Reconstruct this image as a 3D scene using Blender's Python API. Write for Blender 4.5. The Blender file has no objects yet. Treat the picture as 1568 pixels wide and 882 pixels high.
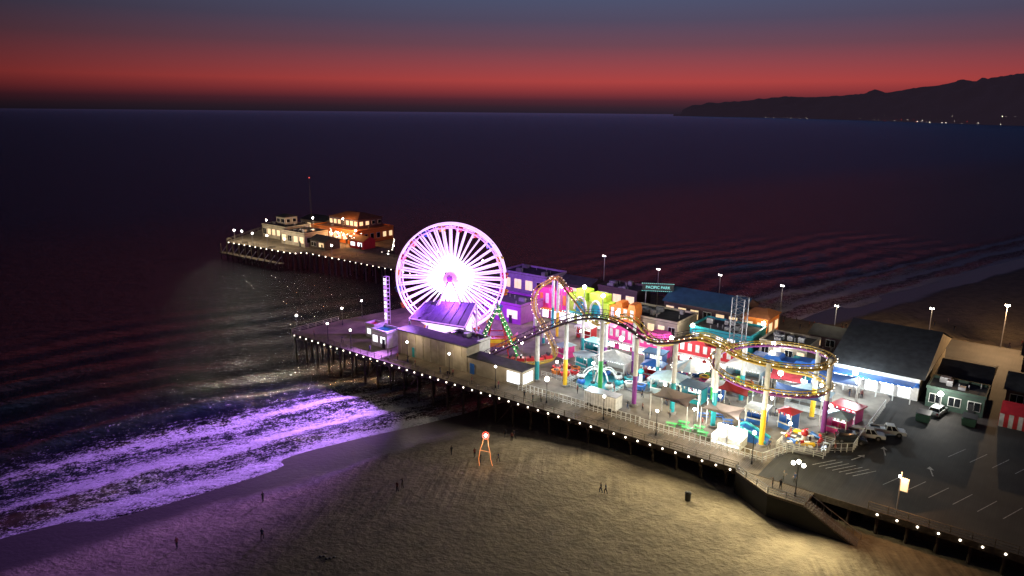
import bpy, bmesh, math, random
import numpy as np
from mathutils import Vector, Matrix, noise as mnoise
random.seed(7)
sc=bpy.context.scene
sc.view_settings.view_transform='Standard'
try: sc.view_settings.look='None'
except Exception: pass
sc.view_settings.exposure=0
DZ=6.5
CU,SU=0.791,-0.612
ANG=math.atan2(SU,CU)
# pier frame: u runs along the beach-side edge from the seaward corner, v runs across the pier
def W(u,v,z=0.0): return Vector((-52.3+CU*u-SU*v,166.6+SU*u+CU*v,z))
# ---------------------------------------------------------------- materials
MATS={}
def mat(name,col,rough=0.7,var=0.25,scale=1.5,metal=0.0,em=None,es=0.0,bump=0.0,samp=True):
    if name in MATS: return MATS[name]
    m=bpy.data.materials.new(name);m.use_nodes=True;nt=m.node_tree;N=nt.nodes;L=nt.links
    b=N["Principled BSDF"];b.inputs["Roughness"].default_value=rough;b.inputs["Metallic"].default_value=metal
    tc=N.new("ShaderNodeTexCoord");n=N.new("ShaderNodeTexNoise");n.inputs["Scale"].default_value=scale;n.inputs["Detail"].default_value=4
    L.new(tc.outputs["Object"],n.inputs["Vector"])
    r=N.new("ShaderNodeValToRGB");r.color_ramp.elements[0].position=0.3;r.color_ramp.elements[1].position=0.7
    c=Vector(col[:3]);r.color_ramp.elements[0].color=(*(c*(1-var)),1);r.color_ramp.elements[1].color=(*(c*(1+var*0.3)),1)
    L.new(n.outputs["Fac"],r.inputs["Fac"]);L.new(r.outputs["Color"],b.inputs["Base Color"])
    if em:
        b.inputs["Emission Color"].default_value=(*em,1);b.inputs["Emission Strength"].default_value=es
    if bump>0:
        bp=N.new("ShaderNodeBump");bp.inputs["Strength"].default_value=bump;bp.inputs["Distance"].default_value=0.05
        L.new(n.outputs["Fac"],bp.inputs["Height"]);L.new(bp.outputs["Normal"],b.inputs["Normal"])
    if not samp: m.cycles.emission_sampling='NONE'
    MATS[name]=m;return m
def glow(name,col,s): return mat(name,(0.5,0.5,0.5),em=col,es=s,samp=False)
M_bulb=glow("bulb_glass_warm",(1,0.87,0.68),6)
M_bulbw=glow("bulb_glass_white",(1,0.95,0.88),14)
M_flood=glow("floodlight_lens",(1,0.97,0.88),40)
M_red=glow("red_beacon_lens",(1,0.05,0.03),2)
M_win=glow("lit_window",(1,0.66,0.32),1.1)
M_winw=glow("lit_interior",(0.9,0.95,1.0),1.9)
M_led=glow("wheel_led_violet",(0.62,0.24,1.0),1.3)
M_leds=glow("wheel_led_lilac",(0.82,0.5,1.0),1.4)
M_ledw=glow("wheel_led_white",(1.0,0.86,1.0),1.8)
M_hub=glow("wheel_hub_magenta",(0.45,0.05,0.62),0.75)
M_white=mat("white_paint",(0.7,0.7,0.68),0.5,0.25)
M_pale=mat("pale_blue_fabric",(0.42,0.56,0.64),0.8,0.2)
M_cream=mat("cream_plaster",(0.4,0.35,0.27),0.8,0.3,0.6)
M_yel=mat("yellow_paint",(0.8,0.5,0.03),0.4,0.15)
M_grn=mat("green_paint",(0.04,0.42,0.09),0.4,0.15)
M_teal=mat("teal_paint",(0.02,0.33,0.38),0.4,0.15)
M_pur=mat("purple_paint",(0.25,0.05,0.3),0.4,0.15)
M_redp=mat("red_paint",(0.55,0.03,0.04),0.4,0.2)
M_org=mat("orange_paint",(0.7,0.2,0.03),0.5,0.2)
M_blue=mat("blue_paint",(0.03,0.14,0.5),0.4,0.2)
M_pink=mat("pink_paint",(0.7,0.05,0.28),0.5,0.2)
M_lime=mat("lime_paint",(0.4,0.62,0.05),0.5,0.2)
M_dark=mat("dark_steel",(0.03,0.03,0.035),0.5,0.3,metal=0.3)
M_brn=mat("brown_steel",(0.07,0.035,0.045),0.5,0.3)
M_steel=mat("galvanised_steel",(0.3,0.3,0.32),0.4,0.2,metal=0.6)
M_roof=mat("dark_roofing",(0.045,0.045,0.05),0.9,0.45,0.8)
M_roofb=mat("blue_roofing",(0.03,0.09,0.17),0.7,0.3,0.8)
M_roofo=mat("orange_roofing",(0.3,0.11,0.04),0.8,0.3,0.8)
M_wood=mat("weathered_timber",(0.09,0.065,0.045),0.9,0.5,2.0,bump=0.4)
M_conc=mat("concrete",(0.24,0.22,0.2),0.9,0.25,0.7,bump=0.2)
M_glass=mat("dark_glass",(0.01,0.012,0.015),0.08,0.1)
M_rub=mat("rubber",(0.02,0.02,0.02),0.8,0.2)
M_turf=mat("artificial_turf",(0.03,0.16,0.04),0.95,0.4,5)
def planks(name,c1,c2,sx,rough=0.85):
    m=bpy.data.materials.new(name);m.use_nodes=True;nt=m.node_tree;N=nt.nodes;L=nt.links;b=N["Principled BSDF"];b.inputs["Roughness"].default_value=rough
    tc=N.new("ShaderNodeTexCoord");br=N.new("ShaderNodeTexBrick");br.inputs["Scale"].default_value=1
    br.inputs["Color1"].default_value=(*c1,1);br.inputs["Color2"].default_value=(*c2,1);br.inputs["Mortar"].default_value=(0.01,0.01,0.01,1)
    br.inputs["Mortar Size"].default_value=0.012;br.inputs["Brick Width"].default_value=4.0;br.inputs["Row Height"].default_value=sx
    mp=N.new("ShaderNodeMapping");mp.inputs["Rotation"].default_value=(0,0,math.radians(90))
    L.new(tc.outputs["Object"],mp.inputs["Vector"]);L.new(mp.outputs["Vector"],br.inputs["Vector"])
    n=N.new("ShaderNodeTexNoise");n.inputs["Scale"].default_value=0.25;n.inputs["Detail"].default_value=6
    L.new(tc.outputs["Object"],n.inputs["Vector"])
    mr=N.new("ShaderNodeMapRange");mr.inputs[1].default_value=0.3;mr.inputs[2].default_value=0.7;mr.inputs[3].default_value=0.45;mr.inputs[4].default_value=1.25
    L.new(n.outputs["Fac"],mr.inputs[0])
    mx=N.new("ShaderNodeMix");mx.data_type='RGBA';mx.blend_type='MULTIPLY';mx.inputs[0].default_value=1
    L.new(br.outputs["Color"],mx.inputs[6]);L.new(mr.outputs[0],mx.inputs[7]);L.new(mx.outputs[2],b.inputs["Base Color"])
    MATS[name]=m;return m
M_deck=planks("deck_planks",(0.2,0.155,0.11),(0.15,0.12,0.085),0.3)
M_lot=planks("parking_deck_planks",(0.036,0.032,0.03),(0.026,0.024,0.022),0.3,0.8)
M_plaza=mat("plaza_paving",(0.22,0.19,0.16),0.85,0.5,0.35,bump=0.1)
# ---------------------------------------------------------------- mesh builder
class MB:
    def __init__(s,name,u=0,v=0,z=DZ,rot=0,world=False):
        s.name=name;s.V=[];s.Fc=[];s.mi=[];s.m=[];s.sm=[]
        s.loc=Vector((u,v,z)) if world else W(u,v,z);s.rot=rot if world else ANG+rot
    def mid(s,m):
        if m not in s.m: s.m.append(m)
        return s.m.index(m)
    def add(s,vs,fs,m,smooth=False):
        o=len(s.V);s.V+= [tuple(v) for v in vs];k=s.mid(m)
        for f in fs: s.Fc.append([i+o for i in f]);s.mi.append(k);s.sm.append(smooth)
    def box(s,x,y,z,sx,sy,sz,m,rot=0,taper=1.0):
        c,si=math.cos(rot),math.sin(rot);vs=[]
        for zz,t in ((0,1),(sz,taper)):
            for a,b in ((-1,-1),(1,-1),(1,1),(-1,1)):
                X=a*sx/2*t;Y=b*sy/2*t;vs.append((x+X*c-Y*si,y+X*si+Y*c,z+zz))
        s.add(vs,[(3,2,1,0),(4,5,6,7),(0,1,5,4),(1,2,6,5),(2,3,7,6),(3,0,4,7)],m)
    def cyl(s,p0,p1,r0,m,r1=None,n=8,caps=True):
        p0=Vector(p0);p1=Vector(p1);r1=r0 if r1 is None else r1
        d=(p1-p0);
        if d.length<1e-6: return
        d.normalize();a=Vector((0,0,1)) if abs(d.z)<0.95 else Vector((1,0,0))
        e=d.cross(a).normalized();f=d.cross(e)
        vs=[];
        for p,r in ((p0,r0),(p1,r1)):
            for i in range(n):
                t=2*math.pi*i/n;vs.append(p+e*(r*math.cos(t))+f*(r*math.sin(t)))
        fs=[(i,(i+1)%n,n+(i+1)%n,n+i) for i in range(n)]
        s.add(vs,fs,m,n>5)
        if caps: s.add(vs,[tuple(range(n))[::-1],tuple(range(n,2*n))],m)
    def sph(s,c,r,m,n=8,k=5,sz=1.0):
        vs=[];fs=[]
        for j in range(k+1):
            th=math.pi*j/k
            for i in range(n):
                t=2*math.pi*i/n;vs.append((c[0]+r*math.sin(th)*math.cos(t),c[1]+r*math.sin(th)*math.sin(t),c[2]+r*sz*math.cos(th)))
        for j in range(k):
            for i in range(n): fs.append((j*n+i,(j+1)*n+i,(j+1)*n+(i+1)%n,j*n+(i+1)%n))
        s.add(vs,fs,m,True)
    def poly(s,pts,m): s.add(pts,[tuple(range(len(pts)))],m)
    def prism(s,pts,z0,z1,m):
        n=len(pts);vs=[(x,y,z0) for x,y in pts]+[(x,y,z1) for x,y in pts]
        s.add(vs,[tuple(range(n))[::-1],tuple(range(n,2*n))]+[(i,(i+1)%n,n+(i+1)%n,n+i) for i in range(n)],m)
    def extr(s,prof,y0,y1,m,inset=0):
        n=len(prof);vs=[(x,y0,z) for x,z in prof]+[(x,y1,z) for x,z in prof]
        s.add(vs,[tuple(range(n)),tuple(range(n,2*n))[::-1]]+[(n+i,n+(i+1)%n,(i+1)%n,i) for i in range(n)],m)
    def tube(s,pts,r,m,n=6):
        for a,b in zip(pts[:-1],pts[1:]): s.cyl(a,b,r,m,n=n,caps=False)
    def done(s,parent=None):
        me=bpy.data.meshes.new(s.name);me.from_pydata(s.V,[],s.Fc)
        for m in s.m: me.materials.append(m)
        me.polygons.foreach_set("material_index",s.mi);me.polygons.foreach_set("use_smooth",s.sm);me.update()
        o=bpy.data.objects.new(s.name,me);bpy.context.collection.objects.link(o)
        if parent is None: o.location=s.loc;o.rotation_euler=(0,0,s.rot)
        else: o.parent=parent
        return o
def plight(name,loc,power,col,size=0.25,spot=None,target=None,spec=1.0):
    l=bpy.data.lights.new(name,'SPOT' if spot else 'POINT');l.energy=power;l.color=col;l.shadow_soft_size=size;l.specular_factor=spec
    o=bpy.data.objects.new(name,l);bpy.context.collection.objects.link(o);o.location=loc
    if spot:
        l.spot_size=math.radians(spot);l.spot_blend=1.0
        o.rotation_euler=(Vector(target)-Vector(loc)).to_track_quat('-Z','Y').to_euler()
    return o
WARM=(1,0.8,0.52);WHT=(1,0.95,0.86);YEL=(1,0.87,0.52);COOL=(0.8,0.95,1.0)
# ---------------------------------------------------------------- world
w=bpy.data.worlds.new("World");sc.world=w;w.use_nodes=True;nt=w.node_tree;N=nt.nodes;L=nt.links;N.clear()
out=N.new("ShaderNodeOutputWorld");bg=N.new("ShaderNodeBackground");tc=N.new("ShaderNodeTexCoord")
sep=N.new("ShaderNodeSeparateXYZ");L.new(tc.outputs["Generated"],sep.inputs[0])
rp=N.new("ShaderNodeValToRGB");mr=N.new("ShaderNodeMapRange");mr.inputs[1].default_value=0;mr.inputs[2].default_value=0.4
L.new(sep.outputs[2],mr.inputs[0]);L.new(mr.outputs[0],rp.inputs[0])
def lin(c): return tuple(((x/255)/12.92 if x/255<=0.04045 else ((x/255+0.055)/1.055)**2.4) for x in c)
stops=[(0,(36,29,41)),(0.007,(48,32,43)),(0.016,(76,36,47)),(0.028,(132,50,55)),(0.04,(164,62,62)),(0.058,(144,64,70)),(0.085,(104,66,80)),(0.115,(78,70,92)),(0.15,(70,80,108)),(0.25,(60,67,98)),(0.4,(44,49,79))]
cr=rp.color_ramp
while len(cr.elements)<len(stops): cr.elements.new(0.5)
for e,(p,c) in zip(cr.elements,stops): e.position=p/0.4;e.color=(*lin(c),1)
dn=N.new("ShaderNodeVectorMath");dn.operation='MULTIPLY';dn.inputs[1].default_value=(1,1,0);L.new(tc.outputs["Generated"],dn.inputs[0])
nn=N.new("ShaderNodeVectorMath");nn.operation='NORMALIZE';L.new(dn.outputs[0],nn.inputs[0])
dt=N.new("ShaderNodeVectorMath");dt.operation='DOT_PRODUCT';ga=math.radians(12);dt.inputs[1].default_value=(math.sin(ga),math.cos(ga),0);L.new(nn.outputs[0],dt.inputs[0])
m2=N.new("ShaderNodeMapRange");m2.inputs[1].default_value=0.6;m2.inputs[2].default_value=1;m2.inputs[3].default_value=0.26;m2.inputs[4].default_value=1.08;L.new(dt.outputs["Value"],m2.inputs[0])
mx=N.new("ShaderNodeMix");mx.data_type='RGBA';mx.blend_type='MULTIPLY';mx.inputs[0].default_value=1
L.new(rp.outputs[0],mx.inputs[6]);L.new(m2.outputs[0],mx.inputs[7])
sky=N.new("ShaderNodeTexSky");sky.sky_type='NISHITA';sky.sun_disc=False;sky.sun_elevation=math.radians(-5);sky.sun_rotation=ga
sc2=N.new("ShaderNodeMix");sc2.data_type='RGBA';sc2.blend_type='ADD';sc2.inputs[0].default_value=0.04
L.new(mx.outputs[2],sc2.inputs[6]);L.new(sky.outputs[0],sc2.inputs[7])
L.new(sc2.outputs[2],bg.inputs[0]);bg.inputs[1].default_value=1.0;L.new(bg.outputs[0],out.inputs[0])
# ---------------------------------------------------------------- camera
cam=bpy.data.cameras.new("camera");cam.lens=1120/1568*36;cam.clip_end=200000;cam.clip_start=1
co=bpy.data.objects.new("camera",cam);bpy.context.collection.objects.link(co)
pitch=math.radians(13.5);roll=math.radians(0.5)
co.matrix_world=Matrix.Translation((0,0,58))@Matrix.Rotation(math.radians(90)-pitch,4,'X')@Matrix.Rotation(roll,4,'Z')
sc.camera=co
# ---------------------------------------------------------------- ground & sea
TS=math.atan2(0.6,0.8)
def nz(x,y,s,k=0): return mnoise.noise(Vector((x*s,y*s,k)))
def grid(name,xs,ys,fz,m,smooth=True):
    nx,ny=len(xs),len(ys);V=[(x,y,fz(x,y)) for y in ys for x in xs]
    F=[(j*nx+i,j*nx+i+1,(j+1)*nx+i+1,(j+1)*nx+i) for j in range(ny-1) for i in range(nx-1)]
    me=bpy.data.meshes.new(name);me.from_pydata(V,[],F);me.materials.append(m);me.polygons.foreach_set("use_smooth",[smooth]*len(F));me.update()
    o=bpy.data.objects.new(name,me);bpy.context.collection.objects.link(o);o.rotation_euler=(0,0,TS);return o
def zland(t,s):
    s2=s+2.0*nz(t,0,0.03,3)
    if s2>113: z=-(s2-113)*0.05
    elif s2>80: a=(113-s2)/33;z=3*(a*a*(3-2*a)*0.5+a*0.5)
    else: z=3
    if s2<108: z+=0.10*nz(t,s,0.15)+0.05*nz(t,s,0.6,5)
    return max(z,-12)
m=bpy.data.materials.new("beach_sand");m.use_nodes=True;nt=m.node_tree;N=nt.nodes;L=nt.links;b=N["Principled BSDF"]
def noi(sx,sy,rot,det,sc_=1.0,ro=0.55):
    mp=N.new("ShaderNodeMapping");mp.inputs["Rotation"].default_value=(0,0,rot);mp.inputs["Scale"].default_value=(1,1,1);L.new(tc.outputs["Object"],mp.inputs["Vector"])
    m3=N.new("ShaderNodeMapping");m3.inputs["Scale"].default_value=(sx,sy,1);L.new(mp.outputs[0],m3.inputs["Vector"])
    n=N.new("ShaderNodeTexNoise");n.inputs["Scale"].default_value=sc_;n.inputs["Detail"].default_value=det;n.inputs["Roughness"].default_value=ro;L.new(m3.outputs[0],n.inputs["Vector"]);return n
def math2(op,a,b_,c=None):
    k=N.new("ShaderNodeMath");k.operation=op
    for i,x in enumerate((a,b_,c)):
        if x is None: continue
        if isinstance(x,(int,float)): k.inputs[i].default_value=x
        else: L.new(x,k.inputs[i])
    return k.outputs[0]
def mrange(x,a,b_,c,d,sm=True):
    k=N.new("ShaderNodeMapRange");k.interpolation_type='SMOOTHSTEP' if sm else 'LINEAR';L.new(x,k.inputs[0])
    for i,v in enumerate((a,b_,c,d)): k.inputs[i+1].default_value=v
    return k.outputs[0]
tc=N.new("ShaderNodeTexCoord");sp=N.new("ShaderNodeSeparateXYZ");L.new(tc.outputs["Object"],sp.inputs[0])
n1=noi(0.06,0.06,0,5);wetc=math2('MULTIPLY_ADD',n1.outputs["Fac"],9,sp.outputs[1]);wet=mrange(wetc,106,111.5,0,1)
n2=noi(0.35,0.35,0,8,1,0.65);stk=noi(1.3,0.05,TS+0.12,4,1,0.6);stm=mrange(noi(0.045,0.045,0.3,2).outputs["Fac"],0.52,0.62,0,1)
tone=math2('MULTIPLY_ADD',math2('MULTIPLY',math2('SUBTRACT',stk.outputs["Fac"],0.5),stm),1.2,n2.outputs["Fac"])
r2=N.new("ShaderNodeValToRGB");r2.color_ramp.elements[0].position=0.25;r2.color_ramp.elements[1].position=0.72;r2.color_ramp.elements[0].color=(0.16,0.13,0.095,1);r2.color_ramp.elements[1].color=(0.34,0.28,0.19,1);L.new(tone,r2.inputs[0])
mxx=N.new("ShaderNodeMix");mxx.data_type='RGBA';L.new(wet,mxx.inputs[0]);L.new(r2.outputs[0],mxx.inputs[6]);mxx.inputs[7].default_value=(0.07,0.06,0.056,1);L.new(mxx.outputs[2],b.inputs["Base Color"])
L.new(mrange(wet,0,1,0.95,0.32),b.inputs["Roughness"]);b.inputs["Specular IOR Level"].default_value=0.28
n3=noi(1.5,2.1,0.9,7,1,0.68)
vo=N.new("ShaderNodeTexVoronoi");vo.feature='SMOOTH_F1';vo.inputs["Scale"].default_value=1.1;L.new(tc.outputs["Object"],vo.inputs["Vector"])
hh=math2('MULTIPLY_ADD',math2('MULTIPLY',stk.outputs["Fac"],stm),0.6,n3.outputs["Fac"]);hh=math2('MULTIPLY_ADD',vo.outputs["Distance"],0.55,hh)
bp=N.new("ShaderNodeBump");bp.inputs["Distance"].default_value=0.3;L.new(mrange(wet,0,1,1,0.2),bp.inputs["Strength"]);L.new(hh,bp.inputs["Height"]);L.new(bp.outputs[0],b.inputs["Normal"])
M_sand=m
xs=[-400,-200,-120]+[-80+i*1.5 for i in range(150)]+[146+i*6 for i in range(60)]+[520,700,1000,1600]
ys=[-500,-300,-150,-60,0]+[20+i*1.5 for i in range(78)]+[140,160,200,260,400]
grid("beach_ground",xs,ys,zland,M_sand)
# sea: dark body + tinted surface reflection, foam on top near the shore
m=bpy.data.materials.new("sea_water");m.use_nodes=True;nt=m.node_tree;N=nt.nodes;L=nt.links;N.remove(N["Principled BSDF"])
mo=[x for x in N if x.type=='OUTPUT_MATERIAL'][0]
tc=N.new("ShaderNodeTexCoord");sp=N.new("ShaderNodeSeparateXYZ");L.new(tc.outputs["Object"],sp.inputs[0])
big=noi(0.03,0.075,0.5,4);mid_=noi(0.16,0.38,0.6,6,1,0.62);fin=noi(0.9,1.3,0.7,4)
cross=noi(0.3,0.22,0.2,4)
h=math2('MULTIPLY',big.outputs["Fac"],2.4);h=math2('MULTIPLY_ADD',mid_.outputs["Fac"],3.0,h);h=math2('MULTIPLY_ADD',fin.outputs["Fac"],0.8,h);h=math2('MULTIPLY_ADD',cross.outputs["Fac"],1.6,h)
wa=noi(0.05,0.03,0,8,1,0.6);sw=math2('MULTIPLY_ADD',wa.outputs["Fac"],10,math2('SUBTRACT',sp.outputs[1],5))
fr=N.new("ShaderNodeValToRGB");L.new(mrange(sw,110,170,0,1,False),fr.inputs[0]);cr=fr.color_ramp
fs=[(110,0.5),(115.0,0.95),(117,0.55),(121.5,0.46),(123.5,1.0),(126.5,0.66),(131.5,0.42),(134.0,0.9),(137,0.5),(144,0.12),(170,0)]
while len(cr.elements)<len(fs): cr.elements.new(0.5)
for e,(p,c) in zip(cr.elements,fs): e.position=(p-110)/60;e.color=(c,c,c,1)
lace=noi(0.4,0.9,0.2,9,1.0,0.78);lf=noi(2.2,3.2,0,6,1,0.72)
tl=mrange(sp.outputs[0],-14,16,0.6,1);tr=mrange(sp.outputs[0],64,90,1,0)
rt=mrange(sp.outputs[0],160,195,0,1.15)
near=math2('ADD',math2('MULTIPLY',tl,tr),rt)
edge=mrange(sw,115,116.5,1,0)
cov=math2('MAXIMUM',math2('MULTIPLY',fr.outputs[0],near),math2('MULTIPLY',edge,0.6))
tv=math2('MULTIPLY_ADD',math2('SUBTRACT',lace.outputs["Fac"],0.5),2.6,cov);tv=math2('MULTIPLY_ADD',math2('SUBTRACT',lf.outputs["Fac"],0.5),1.7,tv)
foam=mrange(tv,0.45,0.75,0,1)
fc=N.new("ShaderNodeValToRGB");fc.color_ramp.elements[0].position=0.42;fc.color_ramp.elements[1].position=0.55;fc.color_ramp.elements[0].color=(0.22,0.22,0.24,1);fc.color_ramp.elements[1].color=(0.92,0.92,0.94,1);L.new(math2('MULTIPLY_ADD',math2('SUBTRACT',cov,0.55),0.24,lf.outputs["Fac"]),fc.inputs[0])
h=math2('MULTIPLY_ADD',math2('MULTIPLY',foam,lace.outputs["Fac"]),2.6,h);h=math2('MULTIPLY_ADD',math2('MULTIPLY',fr.outputs[0],near),1.2,h)
bpn=N.new("ShaderNodeBump");bpn.inputs["Strength"].default_value=0.9;bpn.inputs["Distance"].default_value=1.0;L.new(h,bpn.inputs["Height"])
body=N.new("ShaderNodeBsdfDiffuse");body.inputs[0].default_value=(0.006,0.007,0.014,1)
fd=N.new("ShaderNodeBsdfDiffuse");L.new(fc.outputs[0],fd.inputs[0]);L.new(bpn.outputs[0],fd.inputs["Normal"])
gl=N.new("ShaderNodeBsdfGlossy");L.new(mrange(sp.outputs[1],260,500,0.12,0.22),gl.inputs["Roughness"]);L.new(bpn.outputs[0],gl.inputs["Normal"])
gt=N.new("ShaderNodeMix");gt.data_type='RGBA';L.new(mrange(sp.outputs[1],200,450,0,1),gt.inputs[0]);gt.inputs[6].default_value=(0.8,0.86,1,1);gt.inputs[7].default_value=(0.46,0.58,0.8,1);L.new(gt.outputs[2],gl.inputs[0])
fz_=N.new("ShaderNodeFresnel");fz_.inputs[0].default_value=1.33;L.new(bpn.outputs[0],fz_.inputs["Normal"])
fw=mrange(fz_.outputs[0],0,0.7,0.02,0.9,False)
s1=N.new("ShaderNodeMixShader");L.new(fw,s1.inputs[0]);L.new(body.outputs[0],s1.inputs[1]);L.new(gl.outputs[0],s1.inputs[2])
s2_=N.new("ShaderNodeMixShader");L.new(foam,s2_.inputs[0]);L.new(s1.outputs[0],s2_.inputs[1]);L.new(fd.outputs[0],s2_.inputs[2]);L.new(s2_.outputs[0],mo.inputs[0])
L.new(bpn.outputs[0],body.inputs["Normal"])
M_sea=m
def geo(a,k,n): 
    o=[];d=k
    for i in range(n): a+=d;o.append(a);d*=1.22
    return o
xs=[-x for x in geo(120,4,42)][::-1]+[-120+i*2.0 for i in range(260)]+geo(400,4,42)
ys=[100+i*0.8 for i in range(75)]+[160+i*2 for i in range(60)]+geo(280,3,46)
def zsea(t,s):
    f=max(0,min(1,(230-s)/90))*max(0,min(1,(390-t)/80))*max(0,min(1,(t+110)/60))
    if f==0: return 0
    ph=s+6*nz(t,s*0.3,0.02,9)
    a=0.12+0.3*max(0,min(1,(s-112)/20))
    return f*(a*math.sin(ph*2*math.pi/13.0)*(0.6+0.8*nz(t,s,0.02,2))+0.3*nz(t,s,0.09,4)*min(1,max(0,(s-114)/20)))
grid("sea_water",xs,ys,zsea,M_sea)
# ---------------------------------------------------------------- hills
m=bpy.data.materials.new("hillside_haze_glow");m.use_nodes=True;b=m.node_tree.nodes["Principled BSDF"];b.inputs["Roughness"].default_value=1
n=m.node_tree.nodes.new("ShaderNodeTexNoise");n.inputs["Scale"].default_value=0.002;n.inputs["Detail"].default_value=8
tcx=m.node_tree.nodes.new("ShaderNodeTexCoord");m.node_tree.links.new(tcx.outputs["Object"],n.inputs["Vector"])
r=m.node_tree.nodes.new("ShaderNodeValToRGB");r.color_ramp.elements[0].color=(0.04,0.035,0.045,1);r.color_ramp.elements[1].color=(0.12,0.1,0.11,1);m.node_tree.links.new(n.outputs[0],r.inputs[0]);m.node_tree.links.new(r.outputs[0],b.inputs["Base Color"])
b.inputs["Emission Color"].default_value=(0.02,0.012,0.018,1);b.inputs["Emission Strength"].default_value=0.7;m.cycles.emission_sampling='NONE'  # faint emission put into the hillside colour stands in for distance haze
prof=[(12.0,0.0),(13.3,0.62),(15.5,0.85),(17.5,1.0),(19.6,1.27),(21.5,1.22),(23,1.3),(24.8,1.45),(25.5,1.75),(26.2,1.5),(28,1.85),(29.2,1.95),(30.6,2.3),(31.4,2.2),(32.2,2.42),(33.8,2.66),(36,2.9),(40,3.1),(46,2.8),(55,2.4)]
def pe(a):
    for (a0,e0),(a1,e1) in zip(prof[:-1],prof[1:]):
        if a0<=a<=a1: return e0+(e1-e0)*(a-a0)/(a1-a0)
    return 0
V=[];F=[];na=260;nr=14
for i in range(na):
    a=12+43*i/(na-1);ar=math.radians(a);d0=6000+max(0,(34-a))**1.5*140;e=pe(a)+0.05*mnoise.noise(Vector((a*2.2,0,0)))+0.03*mnoise.noise(Vector((a*6,0,0)))
    if a<12.6:e=0
    dr=d0+2500;zt=math.tan(math.radians(max(e,0)))*dr+58
    for j in range(nr):
        f=j/(nr-1);d=d0+(dr-d0)*f
        z=-5+(zt+5)*(f**0.9)*(1+(0.25*mnoise.noise(Vector((a*1.2,f*4,5))) if 0<f<1 else 0))
        V.append((d*math.sin(ar),d*math.cos(ar),z))
for i in range(na-1):
    for j in range(nr-1): F.append((i*nr+j,(i+1)*nr+j,(i+1)*nr+j+1,i*nr+j+1))
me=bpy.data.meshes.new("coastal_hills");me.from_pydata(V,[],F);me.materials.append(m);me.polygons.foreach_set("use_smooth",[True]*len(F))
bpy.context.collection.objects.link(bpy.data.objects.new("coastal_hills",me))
B=MB("distant_town_lights",0,0,0,world=True)
for i in range(46):
    a=random.triangular(14,35,31);ar=math.radians(a);d=5900+max(0,(34-a))**1.5*140;r=random.choice([.8,1.1,1.4,1.0,2.2])
    B.sph((d*math.sin(ar),d*math.cos(ar),random.choice([6,8,12,20,60])),r,M_bulb if random.random()<.7 else M_red,6,4)
B.done()
# ---------------------------------------------------------------- pier decks
def pilings(B,us,vs,ztop,zb=-3,r=0.22):
    for u in us:
        for v in vs:
            B.cyl((u+random.uniform(-.15,.15),v,zb-DZ),(u,v,ztop),r,M_wood,n=7,caps=False)
B=MB("pier_deck",0,0)
B.prism([(0,0),(112,0),(112,90),(12,90),(12,84),(-62,84),(-62,66),(5,66),(5,40),(0,14)],-0.35,0,M_deck)
for v in [0.2,6,12,20,30,40]: B.box(56,v,-0.95,111.5,0.3,0.6,M_wood)
B.box(56,0,-0.8,112,0.12,0.85,M_wood)
pilings(B,[0.6+i*4.1 for i in range(28)],[0.5,5,10,16,24],-0.3)
pilings(B,[-60+i*5 for i in range(14)],[66.5,74,83],-0.3)
for i in range(27):
    u=0.6+i*4.1
    if i%3==0 and u<70: B.cyl((u,0.5,-6),(u+4.1,0.5,-1),0.1,M_wood,n=5)
    B.box(u,14,-1.4,0.35,28,0.4,M_wood)
B.done()
B=MB("parking_deck",112,0)
B.prism([(0.005,0),(150,0),(150,96),(0.005,96)],-0.35,0,M_lot)
B.box(75,0,-0.9,150,0.15,0.95,M_wood)
for v in [0.3,6,12]: B.box(75,v,-1.0,150,0.3,0.6,M_wood)
pilings(B,[9+i*3.6 for i in range(30)],[0.6,6,12],-0.3)
B.box(82,3,-3.6,136,0.2,3.3,M_wood)
B.done()
B=MB("park_plaza",0,0);B.prism([(50,8),(111,8),(120,18),(121,45),(112,62),(45,62)],0.004,0.02,M_plaza);B.done()
B=MB("parking_markings",112,0,DZ+0.008)
mk=mat("road_paint",(0.6,0.6,0.58),0.7,0.6,3)
for k in range(16): B.box(16+k*2.9,11,0,0.1,5.2,0.004,mk,rot=-0.35)
for k in range(12): B.box(22+k*2.9,27,0,0.1,5.2,0.004,mk,rot=-0.35)
for k in range(7): B.box(6.5+k*0.95,10.5,0,0.1,4.5,0.004,mk,rot=-0.55)
for (x,y,r) in ((13,20,0.3),(20,17,0.3),(10,15,-.4)):
    B.box(x,y,0,0.18,2.2,0.004,mk,rot=r);B.poly([(x-.5-math.sin(r)*1.1,y+1.1,0.004),(x+.5-math.sin(r)*1.1,y+1.1,0.004),(x-math.sin(r)*1.9,y+2.1,0.004)],mk)
B.done()
def railing(name,pts,m=M_steel,h=1.1,bulb=False,sp=2.2,z0=0,br=.15):
    B=MB(name,pts[0][0],pts[0][1]);ox,oy=pts[0][:2]
    for (a,b_) in zip(pts[:-1],pts[1:]):
        a=Vector((a[0]-ox,a[1]-oy,z0));c=Vector((b_[0]-ox,b_[1]-oy,z0));n=max(1,int((c-a).length/sp))
        for i in range(n+1):
            p=a.lerp(c,i/n);B.box(p.x,p.y,p.z,0.1,0.1,h,m)
            if bulb and i<n:
                q=a.lerp(c,(i+.5)/n);B.sph((q.x,q.y-0.18,z0-0.35),br,M_bulb,7,5)
                B.cyl((q.x,q.y-0.05,z0-0.15),(q.x,q.y-0.18,z0-0.3),0.05,M_dark,n=5)
        for z in (0.35,0.7,h): B.cyl(a+Vector((0,0,z)),c+Vector((0,0,z)),0.045,m,n=5)
    return B.done()
M_rail=mat("timber_rail",(0.22,0.18,0.13),0.8,0.3)
railing("pier_railing",[(0,14),(0,0.1),(109,0.1)],M_rail,bulb=True)
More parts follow.
